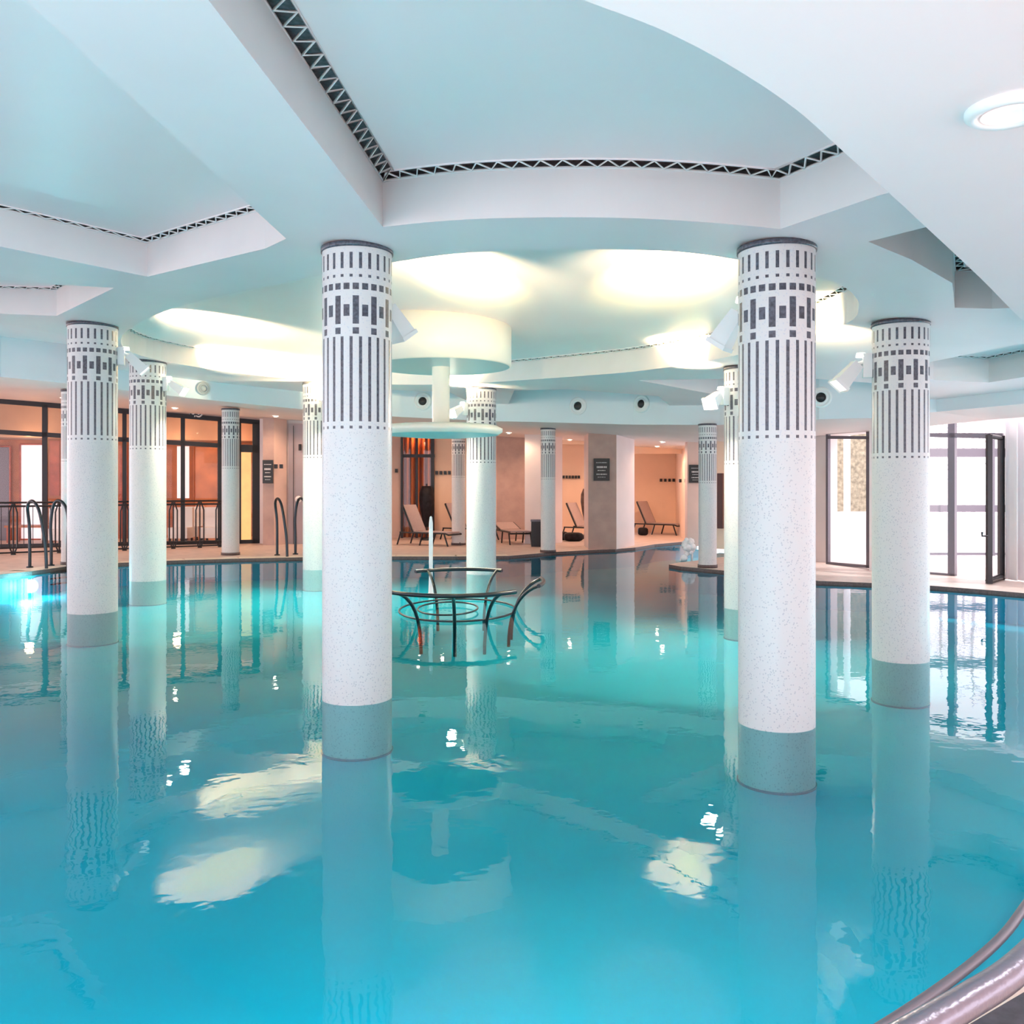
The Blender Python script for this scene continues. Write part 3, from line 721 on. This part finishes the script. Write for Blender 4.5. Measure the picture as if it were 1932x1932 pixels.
# ------------------------------------------------------------------ loungers
def lounger(px, py, rz, label, flat=False, proto=None):
    g = G(px, py)
    if proto:
        t = copy_tree(proto); t['label'] = label
    else:
        t = thing('sun_lounger', label, 'sun lounger', group='taupe sun loungers on the far deck')
        fr = MB()
        for s in (-.36, .36): fr.tube([(-.25, s, .40), (1.0, s, .40), (1.12, s, .36)], .028, 6)
        fr.tube([(1.12, -.36, .36), (1.12, .36, .36)], .028, 6); fr.tube([(-.25, -.36, .40), (-.25, .36, .40)], .028, 6)
        fr.tube([(-.75, -.36, .40), (-.25, -.36, .40)], .026, 6); fr.tube([(-.75, .36, .40), (-.25, .36, .40)], .026, 6)
        fr.build('frame', M['black'], t)
        sl = MB(); sl.box((-.25, -.33, .40), (1.08, .33, .44)); sl.build('seat', M['sling'], t)
        for x0, x1 in ((-.72, -.86), (.15, .02), (.95, 1.1)):
            for s in (-.36, .36): MB().tube([(x0, s, .40), (x1, s, .0)], .026, 6).build('leg', M['black'], t)
        bk = MB()
        an = R(12) if flat else R(64); ex, ez = -math.cos(an), math.sin(an); Lb = .92
        bk.add([(-.25, -.33, .42), (-.25, .33, .42), (-.25 + ex*Lb, .33, .42 + ez*Lb), (-.25 + ex*Lb, -.33, .42 + ez*Lb),
                (-.22, -.33, .45), (-.22, .33, .45), (-.22 + ex*Lb, .33, .45 + ez*Lb), (-.22 + ex*Lb, -.33, .45 + ez*Lb)],
               [(0,1,2,3),(7,6,5,4),(0,4,5,1),(1,5,6,2),(2,6,7,3),(3,7,4,0)])
        bo = bk.build('backrest', M['sling'], t)
        bf = MB()
        for s in (-.36, .36): bf.tube([(-.25, s, .42), (-.25 + ex*Lb, s, .42 + ez*Lb)], .028, 6)
        bf.tube([(-.25 + ex*Lb, -.36, .42 + ez*Lb), (-.25 + ex*Lb, .36, .42 + ez*Lb)], .028, 6)
        bf.build('back_frame', M['black'], bo)
    t.location = (g.x, g.y, DZ); t.rotation_euler = (0, 0, rz)
    return t
l1 = lounger(803, 1028, R(-30), 'taupe sun lounger in front of the orange curtained window')
lounger(880, 1018, R(-30), 'taupe sun lounger half hidden by the slim column left of the cream column', proto=l1)
lounger(1108, 1016, R(-32), 'taupe sun lounger before the row of eight hooks, left of the wide pier', proto=l1)
lounger(1238, 1008, R(-40), 'taupe sun lounger in the peach niche right of the wide pier', proto=l1)
lounger(966, 1024, R(-75), 'flat taupe sun lounger before the brown wall left of the black bin', flat=True)

def parasol(px, py, top_py, wpx, m_, label, kind='black'):
    g = G(px, py); Y = g.y; sc_ = Y / F; t = thing('closed_parasol', label, 'parasol', (g.x, g.y, DZ))
    zt = 2 + (HY - top_py) * sc_ - DZ; w_ = wpx / 2 * sc_
    MB().tube([(0, 0, .0), (0, 0, zt + .08)], .03, 8).build('pole', M['black'], t)
    MB().lathe([(0, .10), (.22, .08), (.24, 0)], 20).build('base', M['black'], t)
    cp = MB(); seg = 20; prof = [(.25, .38), (.5, .46), (.8, .62), (1.0, .78), (.95, .9), (.62, 1.0)]; z0 = .45; vs_ = []; fs_ = []
    for r_, u in prof:
        for k in range(seg):
            rr2 = w_ * r_ * (1 - .12 * (k % 2)); vs_.append((rr2 * math.cos(2*math.pi*k/seg), rr2 * math.sin(2*math.pi*k/seg), z0 + (zt - z0) * (u - .38) / .62))
    for i in range(len(prof) - 1):
        for k in range(seg): fs_.append((i*seg+k, i*seg+(k+1)%seg, (i+1)*seg+(k+1)%seg, (i+1)*seg+k))
    fs_.append(tuple((len(prof)-1)*seg + k for k in range(seg)))
    cp.add(vs_, fs_, 0, True); cp.build('canopy', m_, t)
parasol(805, 1019, 917, 29, M['canvas'], 'black closed parasol beside the lounger at the curtained window')
parasol(1108, 1014, 922, 25, M['canvas_brown'], 'dark brown closed parasol half hidden by the wide pier')

g = G(1012, 1031); t = thing('waste_bin', 'black rectangular bin against the pale pier beside the slim column', 'bin', (g.x, g.y, DZ))
MB().box((-.16, -.16, 0), (.22, .16, .78)).build('body', M['black'], t)
MB().box((-.18, -.18, .78), (.24, .18, .84)).build('lid', M['gray'], t)
def cushion(px, py, s_, label, m_):
    g = G(px, py); mb = MB(); n1, n2 = 16, 9; vs_ = []; fs_ = []
    for i in range(n2):
        ph = math.pi * (i / (n2 - 1) - .5)
        for k in range(n1):
            a = 2*math.pi*k/n1; sq = lambda v: math.copysign(abs(v) ** .6, v)
            vs_.append((s_ * sq(math.cos(a)) * sq(math.cos(ph)), s_ * .7 * sq(math.sin(a)) * sq(math.cos(ph)), .15 + .15 * sq(math.sin(ph))))
    for i in range(n2 - 1):
        for k in range(n1): fs_.append((i*n1+k, i*n1+(k+1)%n1, (i+1)*n1+(k+1)%n1, (i+1)*n1+k))
    mb.add(vs_, fs_, 0, True); o = mb.build('floor_cushion', m_); o.location = (g.x, g.y, DZ); tag(o, label, 'cushion', 'dark floor cushions'); return o
cushion(1058, 1019, .28, 'dark floor cushion beside the slim column, left of two', M['canvas'])
cushion(1082, 1021, .34, 'dark floor cushion in front of the lounger left of the wide pier', M['canvas'])
c_ = cushion(1213, 1010, .2, 'dark box shaped cushion under the head end of the niche lounger', M['canvas'])

# frothing water spout at the deck tip
g = G(1307, 1062, 0); t = thing('water_spout', 'white frothing water spout beside the slim column on the deck tip', 'water spout', (g.x, g.y + .6, 0))
sp = MB(); rnd = random.Random(3)
for i in range(22):
    r_ = rnd.uniform(.05, .11); x = rnd.uniform(-.13, .12); z = rnd.uniform(.0, .55)
    sp.lathe([(0, -r_), (r_*.7, -r_*.7), (r_, 0), (r_*.7, r_*.7), (0, r_)], 10, (x * (1.2 - z), rnd.uniform(-.1, .1), z))
sp.build('froth', M['foam'], t)
MB().tube([(.1, 0, -.1), (.1, 0, .3), (.05, 0, .6)], .03, 8).build('nozzle', M['white'], t)

# ------------------------------------------------------------------ round air nozzles in the bulkhead
def on_bulk(px):
    k = (px - CX) / F; best = None
    for a, b in zip(bulk, bulk[1:]):
        d = (b[0]-a[0], b[1]-a[1]); den = d[0] - k * d[1]
        if abs(den) < 1e-6: continue
        s_ = (k * a[1] - a[0]) / den
        if 0 <= s_ <= 1 and a[1] + d[1]*s_ > 8:
            best = (Vector((a[0] + d[0]*s_, a[1] + d[1]*s_, 0)), Vector((d[1], -d[0], 0)).normalized()); break
    return best
def nozzle(px, py, rpx, label, dark=True, proto=[None]):
    p, nn = on_bulk(px); z = 2 + (HY - py) * p.y / F; r_ = rpx * p.y / F
    t = thing('air_nozzle', label, 'air nozzle', (p.x, p.y, z), math.atan2(nn.y, nn.x), 'round air nozzles in the bulkhead')
    q = Matrix.Rotation(R(90), 3, 'Y')
    MB().lathe([(r_, 0), (r_, .03), (r_ * .8, .05), (r_ * .74, .02), (r_ * .62, .05), (r_ * .5, .07), (r_ * .46, .03)], 32, rot=q).build('ring', M['white'] if dark else M['greywhite'], t)
    MB().lathe([(0, .055), (r_ * .34, .05), (r_ * .45, .025)], 24, rot=q).build('mouth', M['sign'] if dark else M['greywhite'], t)
nozzle(798, 757, 17, 'round white air nozzle left of the fountain stem')
nozzle(1091, 766, 17, 'round white air nozzle above the brown sign pier')
nozzle(1211, 762, 17, 'round white air nozzle above the peach niche, right of the pier')
nozzle(1549, 750, 20, 'round white air nozzle peeping out right of the nearest column')
nozzle(383, 733, 13, 'grey closed air nozzle above the glazing, right of the spotlights', False)

# ------------------------------------------------------------------ right side: terrace windows
wA, wB = G(1558, 1064), G(1660, 1076); wC, wD = G(1735, 1082), G(1892, 1094)
w3 = thing('window_3', 'dark framed terrace window left of the column', 'window'); tag(w3, kind='structure')
def onl(a, b, px): k = (px - CX) / F; d = b - a; s_ = (k * a.y - a.x) / (d.x - k * d.y); q = a + d * s_; q.z = 0; return q
def rbar(mb, a, b, px0, px1, pyt0, pyt1, pyb0, pyb1, off=0, th=.08):
    p, q = onl(a, b, px0), onl(a, b, px1); p.y += off; q.y += off
    zt0, zt1, zb0, zb1 = [2 + (HY - v) * u.y / F for v, u in ((pyt0, p), (pyt1, q), (pyb0, p), (pyb1, q))]
    mb.wallbox(p, q, th, zb0, zt0, zt1, z0b=zb1)
f3 = MB()
rbar(f3, wA, wB, 1558, 1562, 803, 803, 1064, 1064); rbar(f3, wA, wB, 1634, 1640, 806, 806, 1072, 1072)
rbar(f3, wA, wB, 1560, 1660, 822, 823, 828, 829); rbar(f3, wA, wB, 1560, 1660, 1060, 1068, 1065, 1074)
f3.build('window_frame', M['gray'], w3)
gl3 = MB(); rbar(gl3, wA, wB, 1560, 1660, 804, 804, 1062, 1070, .03, .01); gl3.build('window_glass', M['glass'], w3)
w4 = thing('window_4', 'dark framed terrace window and open door right of the column', 'window'); tag(w4, kind='structure')
f4 = MB()
rbar(f4, wC, wD, 1788, 1801, 798, 798, 1094, 1094, 0, .12); rbar(f4, wC, wD, 1735, 1892, 817, 817, 824, 828); rbar(f4, wC, wD, 1735, 1801, 1078, 1083, 1082, 1088)
f4.build('window_frame', M['gray'], w4)
gl4 = MB(); rbar(gl4, wC, wD, 1735, 1801, 798, 798, 1079, 1085, .03, .01); gl4.build('window_glass', M['glass'], w4)
dleaf = MB(); hA = onl(wC, wD, 1889); hB = hA + Vector((-.0, -1.0, 0)); 
hk_ = at(1866, 0, hA.y - .75); hB = Vector((hk_.x, hk_.y, 0))
z0_, z1_ = DZ, 2 + (HY - 822) * hA.y / F
nl = MB()
def post(mb, p, z0, z1, r_): mb.box((p.x - r_, p.y - r_, z0), (p.x + r_, p.y + r_, z1))
post(nl, hA, z0_, z1_, .05); post(nl, hB, z0_, z1_ - .02, .045)
nl.tube([hA + Vector((0,0,z1_-.05)), hB + Vector((0,0,z1_-.05))], .05, 6); nl.tube([hA + Vector((0,0,z0_+.06)), hB + Vector((0,0,z0_+.06))], .07, 6)
dobj = nl.build('open_door', M['black']); tag(dobj, 'open glazed terrace door with black frame beside the fluted curtain', 'door')
MB().tube([hB + Vector((-.05, -.05, 1.0)), hB + Vector((-.16, -.05, 1.0)), hB + Vector((-.16, -.05, 1.08))], .02, 6).build('handle', M['black'], dobj)
dg = MB(); dg.wallbox(hB, hA, .01, z0_, z1_); dg.build('pane', M['glass'], dobj)
# header wall over the windows and fluted curtain at the right
hw_ = MB(); p, q = onl(wA, wB, 1540), onl(wA, wB, 1660); hw_.wallbox(p, q, .25, 2 + (HY - 805) * p.y / F, sz(p.x, -.2), sz(q.x, -.1))
p, q = onl(wC, wD, 1735), onl(wC, wD, 2200); hw_.wallbox(p, q, .25, 2 + (HY - 797) * p.y / F, sz(p.x, 0), sz(q.x, .1), z0b=2 + (HY - 795) * q.y / F)
struct(hw_, 'wall_right', M['lowceil'])
ww = MB(); a, b = at(1640, 0, 20.2), at(1735, 0, 19.6); ww.wallbox(a, b, .3, DZ, sz(a.x)); struct(ww, 'wall_right', M['wall_light'])
a, b = onl(wC, wD, 1893), onl(wC, wD, 2200)
M['panelwhite'] = mat('white fluted cloth', (.84, .80, .82), .6)
cu = MB(); vv = []; nfl = 120
for i in range(nfl + 1):
    u = i / nfl; p = a.lerp(b, u); off = .12 * math.sin(u * nfl / 9 * 2 * math.pi); p = p + Vector((0, off - .1, 0)); vv += [(p.x, p.y, DZ + .02), (p.x, p.y, 2 + (HY - 790) * p.y / F)]
cu.add(vv, [(2*i, 2*i+2, 2*i+3, 2*i+1) for i in range(nfl)], 0, True)
tag(cu.build('curtain', M['panelwhite']), 'pale rose fluted curtain at the right edge beside the terrace door', 'curtain')
# terrace outside
tr = MB(); tr.poly([(7.5, 46), (7.5, 24), (12, 20), (30, 20), (30, 60), (7.5, 60)], [], lambda x, y: DZ); struct(tr, 'floor', M['paving'])
ob = thing('terrace_balustrade', 'grey steel beams and rails of the terrace structure behind the right windows', 'balustrade')
for k, (t0, b0) in enumerate(((846, 862), (953, 966), (1043, 1047), (1052, 1055))):
    m1 = MB(); Yq = 24.5; a, b = at(1640, 0, Yq), at(1990, 0, Yq); m1.wallbox(a, b, .1, 2 + (HY - b0) * Yq / F, 2 + (HY - t0) * Yq / F); m1.build('beam', M['gray'], ob)
for px in (1873, 1980): 
    m1 = MB(); a = at(px, 0, 24.4); m1.box((a.x - .04, a.y - .04, DZ), (a.x + .04, a.y + .04, 3.4)); m1.build('post', M['gray'], ob)
def tree(px, Y, h, label, seed):
    rnd = random.Random(seed); p = at(px, 0, Y); t = thing('bare_tree', label, 'tree', (p.x, p.y, DZ), group='bare trees beyond the terrace')
    tk = MB(); br = MB()
    tk.tube([(0, 0, 0), (.05, 0, h * .4), (-.03, 0, h * .7), (.02, 0, h)], .06, 6, radii=[.09, .07, .05, .02]); tk.build('trunk', M['bark'], t)
    for i in range(26):
        z = rnd.uniform(.3, .95) * h; a = rnd.uniform(0, 6.28); L_ = rnd.uniform(.4, 1.2)
        br.tube([(0, 0, z), (math.cos(a)*L_*.5, math.sin(a)*L_*.5, z + L_*.4), (math.cos(a)*L_, math.sin(a)*L_, z + L_*1.1)], .02, 4, radii=[.025, .015, .006])
    br.build('branches', M['bark'], t)
tree(1775, 38, 6.0, 'bare tree beyond the terrace, left of the wide mullion', 1); tree(1835, 36, 6.5, 'bare tree beyond the terrace, in the middle of the door opening', 2); tree(1818, 44, 6, 'smaller bare tree beyond the terrace behind the others', 3)
hg = MB(); a, b = at(1578, 0, 27), at(1668, 0, 27); hg.wallbox(a, b, .6, 2 + (HY - 965) * 27 / F, 2 + (HY - 800) * 27 / F)
tag(hg.build('winter_hedge', M['hedge']), 'sandy hedge panel outside the left terrace window', 'hedge')
hg = MB(); hg.wallbox(a, b, .7, DZ, 2 + (HY - 965) * 27 / F); tag(hg.build('planter_wall', M['wall_light']), 'pale low wall below the sandy hedge outside', 'wall')
gp_ = at(1598, 0, 25); m1 = MB(); m1.tube([(gp_.x, gp_.y, DZ), (gp_.x, gp_.y, 4)], .09, 10); tag(m1.build('terrace_post', M['white']), 'white round post outside the left terrace window', 'post')

# ------------------------------------------------------------------ near rails at the lower right corner
def near_rail(pts, z, r_, name, m_, label, npost):
    P = crom([G(px, py, z) for px, py in pts], 5); t = thing(name, label, 'handrail')
    MB().tube(P, r_, 16).build('rail', m_, t)
    for i in npost:
        p = P[i]; MB().tube([p, (p.x, p.y, DZ + .01)], r_ * .7, 10).build('post', m_, t)
near_rail([(2300, 1500), (2100, 1668), (1985, 1765), (1905, 1838), (1820, 1892), (1700, 1962), (1560, 2040), (1400, 2110)], 1.0, .030, 'handrail', M['chrome'], 'thick curved lilac steel handrail in the lower right corner', (0, -1))
near_rail([(2300, 1210), (2120, 1440), (2030, 1580), (1945, 1695), (1890, 1768), (1800, 1845), (1660, 1940), (1500, 2030)], .12, .020, 'edge_rail', M['gray'], 'thin dark curved rail along the pool edge in the lower right corner', (0, -1))

# ------------------------------------------------------------------ ceiling downlight
p = SL(1905, 203); t = thing('downlight', 'white recessed downlight in the lower ceiling at the upper right', 'downlight', (p[0], p[1], ZL))
MB().lathe([(.155, 0), (.155, -.02), (.135, -.035), (.11, -.03), (.10, .0)], 40).build('rim', M['white'], t)
MB().lathe([(.10, -.028), (.06, -.02), (.0, -.015)], 32).build('reflector', mat('downlight reflector', (.85, .82, .82), .3, emit=((1, .92, .9), .25)), t)

# ------------------------------------------------------------------ underwater lamps
def poollamp(p, nn, label):
    t = thing('pool_lamp', label, 'underwater lamp', p, math.atan2(nn[1], nn[0]), 'round underwater lamps in the pool wall')
    q = Matrix.Rotation(R(90), 3, 'Y')
    MB().lathe([(.16, -.01), (.16, .03), (.13, .04)], 28, rot=q).build('ring', M['white'], t)
    MB().lathe([(.13, .035), (0, .04)], 28, rot=q).build('lens', M['poollens'], t)
    lamp('pool_lamp_light', 'POINT', Vector(p) + Vector((nn[0], nn[1], 0)) * .35, 80, (.45, .95, 1), .12)
q = G(60, 1078); poollamp((q.x, q.y - .05, -.25), (.3, -1), 'underwater lamp glowing by the ladder on the left pool wall')
poollamp((10.12, 13.0, -.25), (-1, 0), 'underwater lamp in the right pool wall before the terrace')
poollamp((-13.35, 8, -.25), (1, 0), 'added underwater fill lamp in the near left pool wall')  # out of view, added to brighten the pool
poollamp((9.0, 8.75, -.25), (-1, .6), 'underwater lamp in the near right pool wall')
poollamp((-6.5, 2.02, -.2), (0, 1), 'added underwater fill lamp in the near pool wall, far left')  # three unseen lamps added in the near wall to brighten the basin
poollamp((-3.2, 1.99, -.2), (0, 1), 'added underwater fill lamp in the near pool wall, in the middle')
poollamp((-.1, 2.27, -.2), (-.3, 1), 'added underwater fill lamp in the near pool wall beside the dark floor')
for k, (x, y, z, wh) in enumerate(((-2.0, 2.2, sz(-2.0), 'in the beam soffit overhead'), (1.2, 1.5, ZL, 'in the white lower ceiling overhead'), (3.9, 2.9, ZL, 'in the white lower ceiling to the right, nearest'), (7.2, 6.2, ZL, 'in the white lower ceiling to the far right'))):  # downlights added out of view to light the pool from above
    t = thing('downlight', 'added unseen white downlight ' + wh, 'downlight', (x, y, z))
    MB().lathe([(.155, 0), (.155, -.02), (.135, -.035), (.11, -.03), (.10, .0)], 40).build('rim', M['white'], t)
    MB().lathe([(.10, -.028), (.06, -.02), (.0, -.015)], 32).build('reflector', M['lens_soft'], t)
    lamp('added_downlight_beam', 'SPOT', (x, y, z - .06), 80, (1, .98, .96), .08, rot=(0, 0, 0), spot=140, blend=.7)

# ------------------------------------------------------------------ warm fill lamps added in the ceiling over the far deck
def deck_light(px, Y, e, where, c_=(1, .62, .40)):
    p = at(px, 0, Y); z = sz(p.x, -.50 if px < 1540 else -.3)
    t = thing('added_ceiling_spot', 'added small warm fill spot in the outer ceiling ' + where, 'added ceiling spot', (p.x, p.y, z + .03), group='added small warm fill spots in the outer ceiling')
    MB().lathe([(.09, 0), (.09, -.02), (.06, -.02)], 16).build('rim', M['white'], t)
    MB().lathe([(.06, -.015), (0, -.015)], 16).build('lens', M['lens'], t)
    lamp('added_ceiling_spot_light', 'SPOT', (p.x, p.y, z - .05), e * 1.15, c_, .05, rot=(0, 0, 0), spot=165, blend=.5)
for px, Y, e, wh in ((120, 25, 60, 'behind the grey column'), (330, 26.5, 60, 'beside the cream column at the glazing'), (520, 27.5, 60, 'above the mauve door'), (640, 28.5, 50, 'behind the thick column'),
        (790, 29, 70, 'above the curtained window'), (835, 29.6, 40, 'above the four hooks'), (960, 29, 40, 'above the brown wall'), (1075, 31, 90, 'above the row of eight hooks'),
        (1240, 32, 100, 'above the niche lounger'), (1250, 29, 50, 'in front of the peach niche'), (1385, 24.5, 50, 'behind the nearest column'), (1580, 20.6, 40, 'before the left terrace window')):
    deck_light(px, Y, e, wh)
